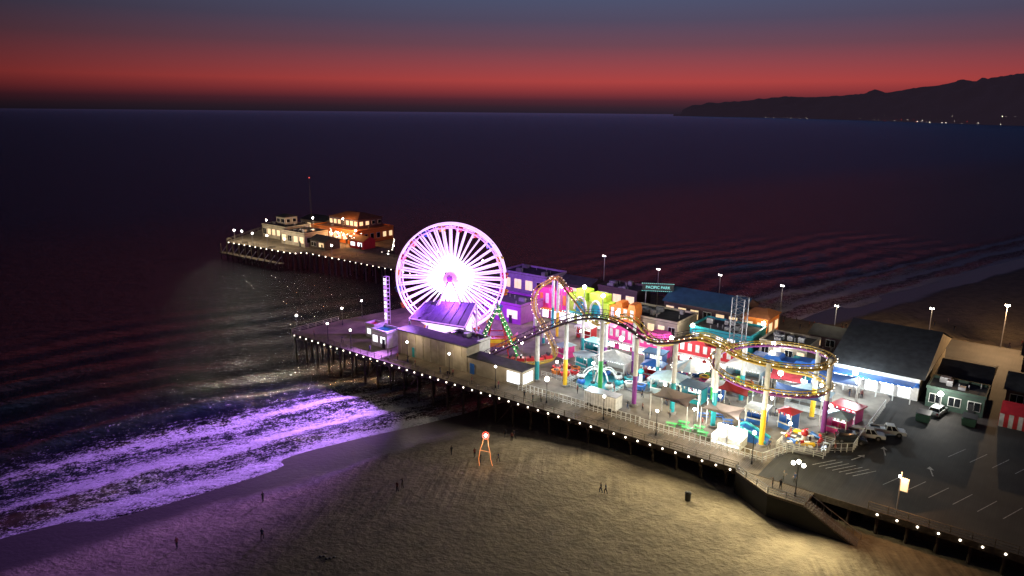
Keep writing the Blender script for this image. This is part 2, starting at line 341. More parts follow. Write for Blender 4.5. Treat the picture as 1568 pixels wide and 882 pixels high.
railing("pier_railing",[(127,0.1),(240,0.1)],M_rail,bulb=True,sp=2.4)
railing("pier_railing",[(-62,66.1),(4,66.1)],M_rail,bulb=True,sp=3)
railing("picket_fence",[(64,5),(90,5),(90,4.6),(111,4.6),(113,10),(121,17),(121,40)],M_white,1.5,sp=0.9)
# ---------------------------------------------------------------- generic building
def building(name,u,v,w_,d,h,wm,rm,roof="flat",rot=0,rh=1.5,z=0,wins=0,lit=None,side=0,band=None,over=0.5,door=True,rooftops=0,sidewall=None):
    B=MB(name,u,v,DZ+z,rot)
    B.box(0,0,0,w_,d,h,wm)
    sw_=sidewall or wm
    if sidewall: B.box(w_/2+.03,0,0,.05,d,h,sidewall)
    if band: 
        B.box(0,-d/2-0.05,h*0.55,w_+0.2,0.12,h*0.2,band);B.box(-w_/2-0.05,0,h*0.55,0.12,d,h*0.2,band)
    if roof=="flat":
        B.box(0,0,h,w_+0.1,d+0.1,0.12,rm)
        for sx,sy,x,y in ((w_+.3,.25,0,-d/2),(w_+.3,.25,0,d/2),(.25,d-.26,-w_/2,0),(.25,d-.26,w_/2,0)): B.box(x,y,h+0.12,sx,sy,0.5,wm)
    elif roof=="gable":
        a=w_/2+over;c=d/2+over
        vs=[(-a,-c,h-.1),(a,-c,h-.1),(a,c,h-.1),(-a,c,h-.1),(-a,0,h+rh),(a,0,h+rh)]
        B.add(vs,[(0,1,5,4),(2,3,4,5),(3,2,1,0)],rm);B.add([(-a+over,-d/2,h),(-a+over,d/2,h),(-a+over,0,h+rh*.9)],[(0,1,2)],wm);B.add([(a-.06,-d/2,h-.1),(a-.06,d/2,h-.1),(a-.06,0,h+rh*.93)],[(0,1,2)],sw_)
    elif roof=="hip":
        a=w_/2+over;c=d/2+over;t=0.4
        vs=[(-a,-c,h),(a,-c,h),(a,c,h),(-a,c,h),(-a*t,-c*t*0.3,h+rh),(a*t,-c*t*.3,h+rh),(a*t,c*t*.3,h+rh),(-a*t,c*t*.3,h+rh)]
        B.add(vs,[(0,1,5,4),(1,2,6,5),(2,3,7,6),(3,0,4,7),(4,5,6,7),(3,2,1,0)],rm)
    lit=lit or M_glass
    for i in range(wins):
        x=-w_/2+(i+.5)*w_/wins;ww=w_/wins*0.6
        B.box(x,-d/2-0.03,h*0.28,ww+.2,0.1,h*0.45+.2,M_white);B.box(x,-d/2-0.09,h*0.28+.1,ww,0.06,h*0.45,lit if random.random()<.65 else M_glass)
        B.box(x,-d/2-0.13,h*0.28+.1,.07,0.04,h*0.45,M_white)
    for i in range(side):
        y=-d/2+(i+.5)*d/side;ww=d/side*0.5
        for sg in (-1,1):
            B.box(sg*(w_/2+.05),y,h*0.3,0.1,ww+.2,h*0.4+.2,M_white);B.box(sg*(w_/2+.12),y,h*0.3+.1,0.06,ww,h*0.4,lit if random.random()<.6 else M_glass)
    if door: B.box(w_*0.3,-d/2-0.1,0,0.95,0.1,2.1,M_dark)
    for i in range(rooftops):
        B.box(random.uniform(-.38,.38)*w_,random.uniform(-.35,.35)*d,h+.1,random.uniform(.8,2),random.uniform(.8,1.6),random.uniform(.5,1.2),M_steel)
        x,y=random.uniform(-.4,.4)*w_,random.uniform(-.4,.4)*d;B.cyl((x,y,h),(x,y,h+1),0.12,M_steel,n=6)
    return B.done()
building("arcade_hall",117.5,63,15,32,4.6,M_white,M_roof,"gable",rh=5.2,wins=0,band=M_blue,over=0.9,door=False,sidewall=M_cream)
B=MB("arcade_entrance_canopy",117,45.5,DZ)
B.box(0,0,3.2,15,2.6,.25,M_blue)
for i in range(6): B.box(-7.2+i*2.88,-1.1,0,.18,.18,3.2,M_white)
for i in range(5): B.box(-5.8+i*2.88,1.32,0.3,2.0,.08,2.3,M_winw)
for i in range(15): B.sph((-7+i,-1.3,3.15),.1,M_bulbw,6,4)
B.done()
building("storage_shed",131,49,9,7,3.4,mat("dark_green_boards",(0.03,0.06,0.045),.8),M_roof,"flat",wins=3,lit=M_glass,rooftops=3)
building("storage_shed",131,62,8,12,3.4,M_cream,M_roof,"gable",rh=1.4,wins=2)
building("storage_shed",143,60,10,12,3.6,M_brn,M_roof,"gable",rh=1.6,wins=3)
building("market_hall",150,82,22,12,4.5,M_brn,M_roof,"gable",rh=2,wins=4,lit=M_win)
building("beach_shop",160,64,10,10,4,M_cream,M_roofo,"gable",rh=1.5,wins=3,lit=M_win)
B=MB("striped_tent",142,46,DZ)
for i in range(12):
    x=-4+i*0.67;mm=M_redp if i%2 else M_white
    B.box(x+.33,-2.5,0,0.66,0.08,2.4,mm);B.add([(x,-2.6,2.4),(x+.67,-2.6,2.4),(x+.67,0,3.9),(x,0,3.9)],[(0,1,2,3)],M_redp);B.add([(x,2.6,2.4),(x+.67,2.6,2.4),(x+.67,0,3.9),(x,0,3.9)],[(3,2,1,0)],M_redp)
    B.box(x+.33,2.5,0,0.66,0.08,2.4,mm)
B.box(-4,0,0,0.08,5,2.5,M_redp);B.box(4.04,0,0,0.08,5,2.5,M_redp);B.done()
building("carousel_building",73,74,20,12,5,M_brn,M_roofb,"gable",rh=2.6,wins=6,lit=M_win,rooftops=0)
building("restaurant_building",87,71,6,8,5,M_org,M_roofo,"hip",rh=1.5,wins=2,side=2,lit=M_win)
building("arcade_building",66,58,16,11,4.0,M_cream,M_roof,"flat",wins=6,lit=M_win,rooftops=7)
building("arcade_building",84,58,14,10,3.8,M_teal,M_roof,"flat",wins=5,lit=M_winw,rooftops=7)
building("ride_workshop",98,58,10,9,3.6,M_cream,M_roof,"flat",wins=4,lit=M_win,rooftops=6)
building("pier_shop",104,72,9,9,3.4,M_brn,M_roof,"gable",rh=1.3,wins=3,lit=M_win)
building("pier_shop",20,70,16,10,6,mat("lilac_plaster",(0.3,0.22,0.42),0.8),M_roof,"flat",wins=4,lit=M_win,rooftops=3)
building("pier_shop",34,74,10,8,4.5,M_brn,M_roof,"gable",wins=3,lit=M_win)
building("pier_shop",48,74,12,8,5,M_brn,M_roof,"flat",wins=3,lit=M_win,rooftops=5)
building("ride_machine_house",30,45,16,10,4.5,M_pur,M_roof,"flat",wins=3,lit=M_win,rooftops=4)
def facade(name,u,v,w_,h,mm,m2_,rot=0,style=0):
    B=MB(name,u,v,DZ,rot);n=24
    if style==1: pts=[(-w_/2,0)]+[(-w_/2+w_*i/n,h*(0.85+0.15*(i//6%2))) for i in range(n+1)]+[(w_/2,0)]
    if style==1: B.extr(pts,-0.3,3.0,mm)
    else:
        for x0,x1,hh_ in ((-.5,-.25,.8),(-.25,-.02,1.0),(-.02,.06,.7),(.06,.4,.95),(.4,.5,.75)): B.box((x0+x1)/2*w_,1.35,0,(x1-x0)*w_,3.3,h*hh_,mm)
    if style==0:
        for xx,rr_ in ((-.135,.26),(.23,.24)):
            x=xx*w_;pp=[(x+h*rr_*.8*math.cos(math.pi*k/10),-.42,h*.42+h*rr_*1.6*math.sin(math.pi*k/10)*.9) for k in range(11)];B.tube(pp,.28,M_white,6)
            B.box(x,-.34,h*.36,h*rr_*1.2,.08,h*.3,m2_)
    else:
        k=int(w_/1.6)
        for i in range(k): B.box(-w_/2+(i+.5)*w_/k,-.36,h*.5,w_/k*.5,.1,h*.4*.8,(M_white,m2_)[i%2])
    for i in range(4): B.box(-w_/2+(i+.5)*w_/4,-0.34,0.2,w_/6,0.1,h*0.24,M_winw)
    B.box(0,-.9,h*.32,w_,1.4,.15,m2_)
    for i in range(int(w_*1.3)): B.sph((-w_/2+i/1.3,-1.62,h*.32),0.1,M_bulb,6,4)
    B.done()
facade("lime_game_facade",51,50,13,9,M_lime,M_teal,-0.1)
facade("pink_game_facade",40,50,10,8,M_pink,M_org,0.1,1)
facade("pink_game_facade",70,39,16,5.5,M_pink,M_white,-0.05,1)
facade("red_game_facade",86,41,12,5,M_redp,M_white,0,1)
facade("orange_game_facade",61,50,7,7.5,M_org,M_white,0,1)
facade("blue_game_facade",101,43,12,4.5,M_blue,M_teal,0,1)
B=MB("theatre_building",30,6,DZ)
B.box(10,2.0,0,20,4,5.2,M_cream);B.box(10,2.0,5.2,20.4,4.4,0.25,M_roof);B.box(27,2.2,0,14,4,3.2,M_cream);B.box(27,2.2,3.2,14.3,4.3,0.2,M_roof)
for i in range(9): B.box(1+i*2.2,-0.08,0,0.3,0.14,5.0,M_cream)
B.box(21.5,-.05,0,1.1,0.12,2.2,M_blue);B.box(32.0,-0.06,0.6,3,0.12,2.2,M_winw);B.box(34.06,2,0.6,0.12,3,2.0,M_winw)
B.box(5,-.06,0,1.1,0.12,2.1,M_teal);B.done()
building("ticket_kiosk",24,8,5,4,3.4,M_white,M_teal,"flat",wins=2,lit=M_winw)
building("ticket_kiosk",17,11,3,3,2.8,M_white,M_redp,"flat",wins=1,lit=M_winw)
building("stage_dressing_room",43,14,9,5,4,M_white,M_roof,"flat",wins=3,lit=M_winw,rooftops=2)
B=MB("stage_canopy",27.3,12.3,DZ)
A=[(0,0,6),(14.3,2.8,6),(10.4,11.2,9),(-0.8,6.4,8.7)]
purr=mat("purple_canopy_fabric",(0.05,0.015,0.12),0.7,0.3)
vs=A+[(x,y,z-.5) for x,y,z in A]
B.add(vs,[(0,1,2,3),(7,6,5,4),(1,0,4,5),(2,1,5,6),(3,2,6,7),(0,3,7,4)],purr)
for p in A: B.cyl((p[0],p[1],0),(p[0],p[1],p[2]-.5),0.25,M_white)
for a,b_ in ((0,1),(1,2),(0,3)): B.cyl(Vector(A[a])+Vector((0,-.12,-.1)),Vector(A[b_])+Vector((0,-.12,-.1)),0.13,M_led)
for k in range(1,7):
    f=k/7;B.cyl(Vector(A[0]).lerp(Vector(A[1]),f)+Vector((0,0,.05)),Vector(A[3]).lerp(Vector(A[2]),f)+Vector((0,0,.05)),0.07,purr,n=5)
c0=Vector((0.8,4.5,0));c1=Vector((11.5,8.2,0))
B.add([c0,c1,c1+Vector((0,0,6.5)),c0+Vector((0,0,6.5))],[(0,1,2,3)],glow("stage_screen",(0.85,0.6,1),1.8))
B.box(6,5,0,12,6,1.2,M_dark,rot=.25);B.done()
# ---------------------------------------------------------------- ferris wheel
WC=Vector((-14.1,165.3,20.7));R=12.6;wr=math.radians(-5)
we=bpy.data.objects.new("ferris_wheel",None);bpy.context.collection.objects.link(we);we.location=WC;we.rotation_euler=(0,0,wr)
B=MB("rim_and_spokes")
def cp(a,r,y): return (r*math.cos(a),y,r*math.sin(a))
for side in (-1.1,1.1):
    for rr_,th in ((R,0.22),(R-0.85,0.15)):
        for i in range(80):
            B.cyl(cp(2*math.pi*i/80,rr_,side),cp(2*math.pi*(i+1)/80,rr_,side),th,M_leds if rr_==R else M_led,n=6,caps=False)
    for i in range(40):
        a=2*math.pi*i/40
        B.cyl(cp(a,1.9,side*0.9),cp(a,5.4,side),0.2,M_ledw,n=6);B.cyl(cp(a,5.4,side),cp(a,9.6,side),0.2,M_leds,n=6);B.cyl(cp(a,9.6,side),cp(a,R-.85,side),0.19,M_leds,n=6)
        B.cyl(cp(a,R-.85,side),cp(a,R,side),0.12,M_led,n=5)
    for i in range(40):
        a=2*math.pi*(i+.5)/40;B.cyl(cp(a,1.9,side*.9),cp(a,4.2,side),0.13,M_ledw,n=5)
    B.cyl((0,side*1.2,0),(0,side*1.9,0),1.6,M_hub,n=24);B.cyl((0,side*1.9,0),(0,side*2.0,0),.6,M_pur,n=16)
    for i in range(40): B.cyl(cp(2*math.pi*i/40,2.1,side),cp(2*math.pi*(i+1)/40,2.1,side),0.3,M_ledw,n=6)
for i in range(40): B.cyl(cp(2*math.pi*i/40,R,-1.1),cp(2*math.pi*i/40,R,1.1),0.06,M_white,n=5)
B.done(we)
B=MB("gondolas")
for i in range(20):
    a=2*math.pi*(i+.5)/20;x,_,z=cp(a,R,0);gm=(M_redp,M_yel,M_blue,M_org)[i%4]
    B.cyl((x,-.8,z),(x,.8,z),0.06,M_white,n=5);B.cyl((x,0,z),(x,0,z-.7),0.05,M_white,n=5)
    B.cyl((x,0,z-.7),(x,0,z-.95),0.95,gm,0.95,n=10);B.sph((x,0,z-.72),.9,gm,10,4,.35)
    B.cyl((x,0,z-1.75),(x,0,z-1.3),.6,gm,.75,n=10)
    for k in range(4): B.cyl((x+.6*math.cos(k*1.57),.6*math.sin(k*1.57),z-1.4),(x+.7*math.cos(k*1.57),.7*math.sin(k*1.57),z-.8),.03,M_white,n=4)
B.done(we)
B=MB("support_frame")
for sy in (-1,1):
    for sx in (-1,1): B.cyl((0,sy*1.8,0),(sx*6.5,sy*3.2,-WC.z+DZ),0.3,M_white,0.4,n=8)
    B.cyl((-3.2,sy*2.5,-7),(3.2,sy*2.5,-7),0.18,M_white)
B.cyl((0,-1.9,0),(0,1.9,0),0.5,M_white)
B.box(0,0,-WC.z+DZ,14,7,.7,M_steel);B.done(we)
VIO=(0.5,0.16,1.0)
plight("wheel_hub_lamp",WC+Vector((0,-2.9,-3)),9000,VIO,.2,spec=.3)
for dx,dz in ((-9,-6),(9,-6)): plight("wheel_rim_lamp",WC+Vector((dx,-2.4,dz)),4500,VIO,.2,spec=.3)
plight("wheel_back_lamp",WC+Vector((0,3.4,4)),45000,VIO,.3)
plight("wheel_surf_fill",WC+Vector((-4,-2.6,3)),620000,(0.5,0.22,1.0),.3,66,(-52,122,0),spec=.12)  # added spot without a fixture, carries the wheel's violet light to the surf
B=MB("lit_entry_tower",11.5,20,DZ)
for sx in (-.5,.5):
    for sy in (-.5,.5): B.cyl((sx,sy,0),(sx,sy,12),0.07,M_white,n=5)
for k in range(12):
    B.box(0,-.52,.25+k*.97,.75,.1,.7,M_ledw if k%3 else M_led);B.cyl((-.5,-.5,k),(.5,-.5,k+1),0.04,M_white,n=4);B.box(0,0,k+1,1.05,1.05,.06,M_white)
B.done()
# ---------------------------------------------------------------- coaster
cu_,cv_,hr=106.5,19,9.3
ctl=[(50,12.3,8.2),(60,12,14.5),(70,12,20.0),(76,12.5,21.8),(81,13,21.4),(87,12.5,19.6),(91,12.6,20.1),(96,12.7,21.7)]
a0=227
for k in range(0,29):
    a=a0+k*22.5;
    if a>a0+590: break
    ar=math.radians(a);ctl.append((cu_+hr*math.cos(ar),cv_+hr*math.sin(ar),21.4-k*0.28))
ctl+=[(99,30,14.5),(91,28,17.5),(83,25,15),(75,27,18.6),(67,28,15.5),(59,31,19),(51,37,21),(45,43,19),(42,41,16),(46,35,13),(55,28,10),(61,21,8.4),(57,15,8.0),]
def catmull(P,seg):
    n=len(P);o=[];k=[]
    for i in range(n):
        p0,p1,p2,p3=[Vector(P[(i+j-1)%n]) for j in range(4)]
        m_=max(2,int((p2-p1).length/seg))
        for s_ in range(m_):
            t=s_/m_;o.append(0.5*((2*p1)+(p2-p0)*t+(2*p0-5*p1+4*p2-p3)*t*t+(3*p1-p0-3*p2+p3)*t**3));k.append(i)
    return o,k
pts,ki=catmull(ctl,0.9)
B=MB("roller_coaster",0,0,0)
M_trk=mat("coaster_yellow",(0.62,0.42,0.07),0.5,0.2)
n=len(pts)
for i in range(n):
    p=pts[i];q=pts[(i+1)%n];tn=(q-p).normalized();la=Vector((tn.y,-tn.x,0)).normalized();up=Vector((0,0,1))
    q2=pts[(i+2)%n];tn2=(q2-q).normalized();lb=Vector((tn2.y,-tn2.x,0)).normalized()
    dark=ki[i]<7;mm=M_brn if dark else M_trk
    for s_ in (-.6,.6): B.cyl(p+la*s_,q+lb*s_,0.11,mm,n=5,caps=False)
    B.cyl(p-up*.7,q-up*.7,0.24,mm if not 14<ki[i]<30 else M_pur,n=6,caps=False)
    B.cyl(p+la*.6,p-up*.7,0.06,mm,n=4,caps=False);B.cyl(p-la*.6,p-up*.7,0.06,mm,n=4,caps=False)
    if dark:
        for s_ in (-1.1,1.1): B.cyl(p+la*s_+up*.9,q+lb*s_+up*.9,0.05,mm,n=4,caps=False);B.cyl(p+la*s_*.6,p+la*s_+up*.9,.04,mm,n=4,caps=False)
    if i%2==0 and p.z>9: 
        B.sph(p+la*.8-up*.1,0.085,M_bulb,6,4)
        if not dark and i%4==0: B.sph(p-la*.8-up*.1,0.085,M_bulb,6,4)
def column(u,v,zt,cm,r=0.42,sp=0.45):
    h=zt-DZ;B.cyl((u,v,DZ),(u,v,DZ+.4),r*1.8,M_conc,n=10);B.cyl((u,v,DZ+.4),(u,v,DZ+h*sp),r,cm,n=12);B.cyl((u,v,DZ+h*sp),(u,v,zt),r,M_white,n=12)
for u,v,zt,cm in ((64,11,15.8,M_teal),(70,12,19,M_yel),(77,13.4,20.8,M_grn),(85,12,19.2,M_pur),(92,13,19.4,M_teal),(100,12,20.6,M_teal),(109,9.9,20.6,M_yel),(115.4,21,19.8,M_pur),(112,26.5,19,M_yel),(99.5,26,18.2,M_teal),(97.4,17.5,17.6,M_grn)): column(u,v,zt,cm)
acc=0
for i in range(1,n):
    acc+=(pts[i]-pts[i-1]).length
    if ki[i]>36 and acc>7 and pts[i].z>10: acc=0;column(pts[i].x,pts[i].y,pts[i].z-.8,random.choice((M_yel,M_grn,M_pur,M_teal)),.34)
for k in range(5):
    p=pts[(n-14+k*2)%n];q=pts[(n-13+k*2)%n];an=math.atan2((q-p).y,(q-p).x);B.box(p.x,p.y,p.z+.1,1.6,1.2,.7,M_redp,rot=an);B.box(p.x,p.y,p.z+.8,.3,1.1,.5,M_dark,rot=an)
B.done()
# ---------------------------------------------------------------- rides
B=MB("swinging_ship_ride",47,19.5,DZ,rot=-ANG)
for sy in (-1.8,1.8):
    for sx in (-1,1):
        B.cyl((0,sy,10.5),(sx*4.6,sy*1.6,0),.28,M_grn,n=8)
        B.cyl((sx*.8,sy,9),(sx*2.6,sy*1.2,0),.14,M_redp,n=6)
    B.cyl((-2.8,sy*1.3,4.4),(2.8,sy*1.3,4.4),.15,M_redp,n=6)
    for k in range(11):
        for sx in (-1,1): B.sph((sx*4.6*k/11,sy*(1+.6*k/11)-.32,10.5-10.5*k/11),.08,M_bulb,6,4)
B.cyl((0,-2,10.5),(0,2,10.5),.35,M_grn)
pr=[(-4,3.4),(-4.6,4.6),(-3.4,3.6),(3.4,3.6),(4.6,4.6),(4,3.4),(2.6,1.6),(-2.6,1.6)]
B.extr(pr,-1,1,M_org);B.extr([(x*.9,z-.25) for x,z in pr[2:4]]+[(2.5,2.6),(-2.5,2.6)],-1.05,1.05,M_yel)
for sx in (-1,1): B.cyl((0,0,10.4),(sx*2.8,0,3.5),.12,M_steel,n=6)
B.done()
def spin_ride(name,u,v,nr_,r,mats,canopy=None,h=3.2,carm="tub"):
    B=MB(name,u,v,DZ);B.cyl((0,0,0),(0,0,.35),r+1,M_steel,n=24);B.cyl((0,0,.35),(0,0,h),.5,M_white,.3,n=10);B.sph((0,0,h),.6,mats[0],10,6)
    for i in range(nr_):
        a=2*math.pi*i/nr_;x,y=r*math.cos(a),r*math.sin(a);mm=mats[i%len(mats)]
        B.cyl((0,0,1),(x,y,.9),.1,M_white,n=6)
        if carm=="tub": B.cyl((x,y,.5),(x,y,1.4),.75,mm,1.0,n=12);B.cyl((x,y,1.0),(x,y,1.42),.15,M_white,n=6);B.cyl((x,y,1.4),(x,y,1.46),.55,M_dark,n=10)
        else:
            c_,s_=math.cos(a+1.57),math.sin(a+1.57)
            B.cyl((x-c_,y-s_,1.3),(x+c_*.9,y+s_*.9,1.3),.2,mm,.42,n=8);B.box(x+c_*.2,y+s_*.2,1.25,.6,2.4,.1,M_white,rot=a+1.57);B.box(x-c_*.9,y-s_*.9,1.35,.5,.1,.6,M_redp,rot=a+1.57);B.sph((x+c_*.95,y+s_*.95,1.3),.25,M_yel,6,4)
    if canopy:
        for i in range(16):
            a=2*math.pi*i/16;b_=2*math.pi*(i+1)/16;rr_=r+.8
            B.add([(0,0,h+1.6),(rr_*math.cos(a),rr_*math.sin(a),h),(rr_*math.cos(b_),rr_*math.sin(b_),h)],[(0,1,2)],canopy[i%2]);B.sph((rr_*math.cos(a),rr_*math.sin(a),h),.1,M_bulb,6,4)
    B.done()
B=MB("octopus_arm_ride",74.5,17.5,DZ)
B.cyl((0,0,0),(0,0,.4),4.6,M_teal,n=26);B.cyl((0,0,.4),(0,0,2.6),.7,M_white,.4,n=12);B.sph((0,0,2.7),.7,M_white,12,8)
for i in range(8):
    a=2*math.pi*i/8+.2;pp=[]
    for k in range(8): f=k/7;pp.append((4*f*math.cos(a),4*f*math.sin(a),2.4+1.5*math.sin(math.pi*f)-1.4*f))
    B.tube(pp,.15,M_white,6);x,y,z=pp[-1];B.sph((x,y,z),.85,(M_teal,M_white,M_blue)[i%3],12,7,.8);B.cyl((x,y,z+.3),(x,y,z+.75),.5,M_dark,n=10)
B.done()
spin_ride("teacup_ride",81.5,21,6,2.5,(M_teal,M_white,M_blue))
spin_ride("spinning_tub_ride",66.5,17.5,6,2.2,(M_redp,M_org,M_redp),h=2)
spin_ride("kiddie_plane_ride",114.2,14.5,6,2.4,(M_redp,M_blue,M_yel),h=2.2,carm="plane")
spin_ride("small_carousel",88,29,8,3.0,(M_pink,M_yel,M_blue),canopy=(M_pale,M_white),h=3.4)
spin_ride("spinning_tub_ride",97,31,6,2.5,(M_lime,M_org,M_blue),h=2.4)
B=MB("drop_tower_ride",90,48,DZ)
for sx in (-1.3,1.3):
    for sy in (-1.3,1.3): B.cyl((sx,sy,0),(sx,sy,14),.11,M_steel,n=6)
for k in range(10):
    z=k*1.4
    for a,b_ in (((-1.3,-1.3),(1.3,-1.3)),((1.3,-1.3),(1.3,1.3)),((1.3,1.3),(-1.3,1.3)),((-1.3,1.3),(-1.3,-1.3))):
        B.cyl((*a,z),(*b_,z+1.4),.05,M_steel,n=4);B.cyl((*a,z+1.4),(*b_,z+1.4),.05,M_steel,n=4)
B.box(0,-1.7,1,2.6,.6,1.4,M_blue);B.box(0,1.7,1,2.6,.6,1.4,M_blue);B.done()
def sail(name,u,v,pts_,m):
    B=MB(name,u,v,DZ);c=Vector((0,0,0))
    for p in pts_: c+=Vector(p)
    c/=len(pts_);c.z-=.5;k=len(pts_);V_=[];F_=[];S=6
    for i in range(k):
        a=Vector(pts_[i]);b_=Vector(pts_[(i+1)%k]);o=len(V_)
        for s_ in range(S+1):
            for t in range(S+1):
                e=a.lerp(b_,t/S);e=e.lerp(c,.16*math.sin(math.pi*t/S));p=c.lerp(e,s_/S);p.z+=.25*(s_/S)**2;V_.append(p)
        for s_ in range(S):
            for t in range(S): F_.append((o+s_*(S+1)+t,o+s_*(S+1)+t+1,o+(s_+1)*(S+1)+t+1,o+(s_+1)*(S+1)+t))
        B.cyl((a.x,a.y,0),(a.x,a.y,a.z+.4),.09,M_white,n=6)
    B.add(V_,F_,m,True);B.done()
M_sailw=mat("cream_sailcloth",(0.6,0.5,0.46),0.8,0.1);M_sailr=mat("red_sailcloth",(0.35,0.03,0.04),0.8,0.1);M_sailb=mat("blue_sailcloth",(0.02,0.06,0.2),0.8,0.1)
sail("shade_sail",93,10,[(-3,-1.5,4.2),(4,-2,3.8),(4,2.5,4.5),(-3,3,4.6)],M_sailw)
sail("shade_sail",102,11,[(-3,-2,4),(3.5,-2,3.4),(3,2,4.2),(-3.4,1.6,4.4)],M_sailw)
sail("shade_sail",100,21,[(-3,-2,4),(3,-1.6,3.6),(2.6,2,4.4),(-2.6,2.4,4.2)],M_sailr)
sail("shade_sail",109,26,[(-4.5,-2,3.6),(5,-2,4),(4,2,4.4),(-4,2,4.4)],M_sailb)
sail("shade_sail",105,33,[(-3.5,-2,3.6),(3.5,-2,4),(3,2,4.4),(-3,2,4.4)],M_sailr)
sail("shade_sail",113,38,[(-4,-2,3.6),(4,-2,4),(3,2,4.4),(-4,2,4.4)],M_sailb)
def booth(name,u,v,w_,d,h,wm,rm,rot=0,lit=True,flat=False):
    B=MB(name,u,v,DZ,rot)
    for sx in (-1,1):
        for sy in (-1,1): B.box(sx*(w_/2-.08),sy*(d/2-.08),0,.14,.14,h,M_white)
    B.box(0,d/2-.05,0,w_-.3,.08,h,wm);B.box(-w_/2+.05,0,0,.08,d-.3,h*.95,wm);B.box(w_/2-.05,0,0,.08,d-.3,h*.95,wm);B.box(0,-d/2+.05,0,w_-.3,.1,1.0,wm);B.box(0,-d/2-.05,1.0,w_,.4,.08,M_white)
    if lit: B.box(0,d/2-.16,1.0,w_-.5,.05,h*.5,M_winw)
    a,c=w_/2+.35,d/2+.35
    if flat: B.box(0,0,h,2*a,2*c,.25,rm)
    else: B.add([(-a,-c,h),(a,-c,h),(a,c,h),(-a,c,h),(0,0,h+.3*w_*.8)],[(0,1,4),(1,2,4),(2,3,4),(3,0,4),(3,2,1,0)],rm)
    for i in range(int(w_*2)): B.box(-a+.25+i*.5,-c-.02,h-.35,.25,.05,.35,(M_white,rm)[i%2])
    for k in range(5): B.box(random.uniform(-.35,.35)*w_,d/2-.4,random.uniform(1.2,h-.6),.35,.25,.4,random.choice((M_pink,M_yel,M_blue,M_lime,M_redp)))
    B.done()
cols=(M_blue,M_teal,M_pink,M_white,M_pale,M_redp,M_blue,M_white)
rcols=(M_roofb,M_white,M_teal,M_pale,M_blue,M_roof,M_redp,M_white,M_pale)
booth("white_marquee",73,25.5,7,4.5,3,M_white,M_white);booth("white_marquee",87,22,6,4,3,M_pale,M_pale,.1);booth("white_marquee",110,31,7,4.5,3,M_white,M_pale);booth("white_marquee",96,38,7,5,3,M_pale,M_white)
spots=[(67,24,3.5,2.5),(81,27.5,4,3),(92.5,21,4,3),(95,25,3,3),(105,19,3,3),(110,20,2.5,2.5),(117,30,4,3),(104,38,4,3),(64,33,4,3),(56,42,4,3),(78,34,4,3),(60,27,3,3),(70,45,4,3),(80,47,4,3),(104,48,4,3),(117,24,3.4,3.2)]
for i,(u,v,a,d) in enumerate(spots): booth(("game_booth","food_stand","prize_booth")[i%3],u,v,a,d,random.uniform(2.5,3.1),random.choice(cols),random.choice(rcols),random.uniform(-.3,.3),flat=i%2==0)
B=MB("white_trailer",81,7.8,DZ);B.box(0,0,.4,6.5,2.4,2.4,M_white);B.box(0,0,2.8,6.6,2.5,.1,M_steel)
for x in (-2.2,2.2): B.cyl((x,-1.25,.4),(x,-1,.4),.4,M_rub,n=12)
for i in range(12): B.box(-3+i*.55,-1.22,.5,.06,.06,2.2,M_steel)
B.done()
B=MB("white_lit_stand",104.5,7.6,DZ)
B.box(0,0,0,5,3,.25,M_white);B.box(0,1.4,.25,5,.15,2.2,M_white);B.box(-2.4,0,.25,.15,2.7,1.2,M_white);B.box(2.4,0,.25,.15,2.7,1.2,M_white);B.box(0,-.2,.25,3,1,.9,M_white)
for i in range(5): B.sph((-2+i,1.3,2.5),.1,M_bulbw,6,4)
B.done()
B=MB("blue_inflatable_slide",107,11.2,DZ)
B.extr([(-2.6,0),(-2.6,1.5),(-1.6,2.1),(0,1.6),(2.6,.5),(2.6,0)],-1.1,1.1,M_blue)
for y in (-1.2,1.2): B.tube([(-2.6,y,1.7),(-1.6,y,2.3),(0,y,1.8),(2.6,y,.7)],.25,M_teal)
B.done()
B=MB("turf_lawn",91,33,DZ+.022);B.prism([(-3,-3),(3,-4),(4,3),(-3,4)],0,.02,M_turf);B.done()
def table(u,v,m,rot=0,umb=None):
    B=MB("picnic_table" if not umb else "umbrella_table",u,v,DZ,rot)
    B.box(0,0,.7,1.8,.75,.06,m);B.box(0,-.7,.42,1.8,.28,.05,m);B.box(0,.7,.42,1.8,.28,.05,m)
    for x in (-.6,.6): B.box(x,0,.3,.08,1.5,.08,m);B.cyl((x,-.6,0),(x,-.2,.7),.04,m,n=4);B.cyl((x,.6,0),(x,.2,.7),.04,m,n=4)
    if umb:
        B.cyl((0,0,.7),(0,0,2.4),.03,M_white,n=5)
        for i in range(8):
            a=math.pi*i/4;b_=math.pi*(i+1)/4;B.add([(0,0,2.6),(1.2*math.cos(a),1.2*math.sin(a),2.1),(1.2*math.cos(b_),1.2*math.sin(b_),2.1)],[(0,1,2)],umb)
    B.done()
for i in range(5): table(94.5+i*1.4,7.6+(i%2)*1.8,M_grn,.2)
for i in range(4): table(97+i*2.2,15+(i%2)*1.6,M_blue,.4)
for i in range(4): table(random.uniform(86,118),random.uniform(24,42),M_teal,random.uniform(0,3),random.choice((M_blue,M_pale,M_white)))
railing("ride_fence",[(69.5,12.6),(79,12.6),(80,23),(70,23),(69.5,12.6)],M_white,1.0,sp=1.2)
railing("ride_fence",[(63,14),(69,14),(69,21),(63,21)],M_white,1.0,sp=1.2)
railing("ride_fence",[(111,11),(118,11.6),(118,18),(111,18),(111,11)],M_white,1.0,sp=1.2)
railing("ride_fence",[(84,27),(92,27),(92,34)],M_white,1.0,sp=1.2)
B=MB("park_name_sign",60,70,DZ,0.5)
neon=glow("teal_neon",(0.03,0.6,0.55),1.3)
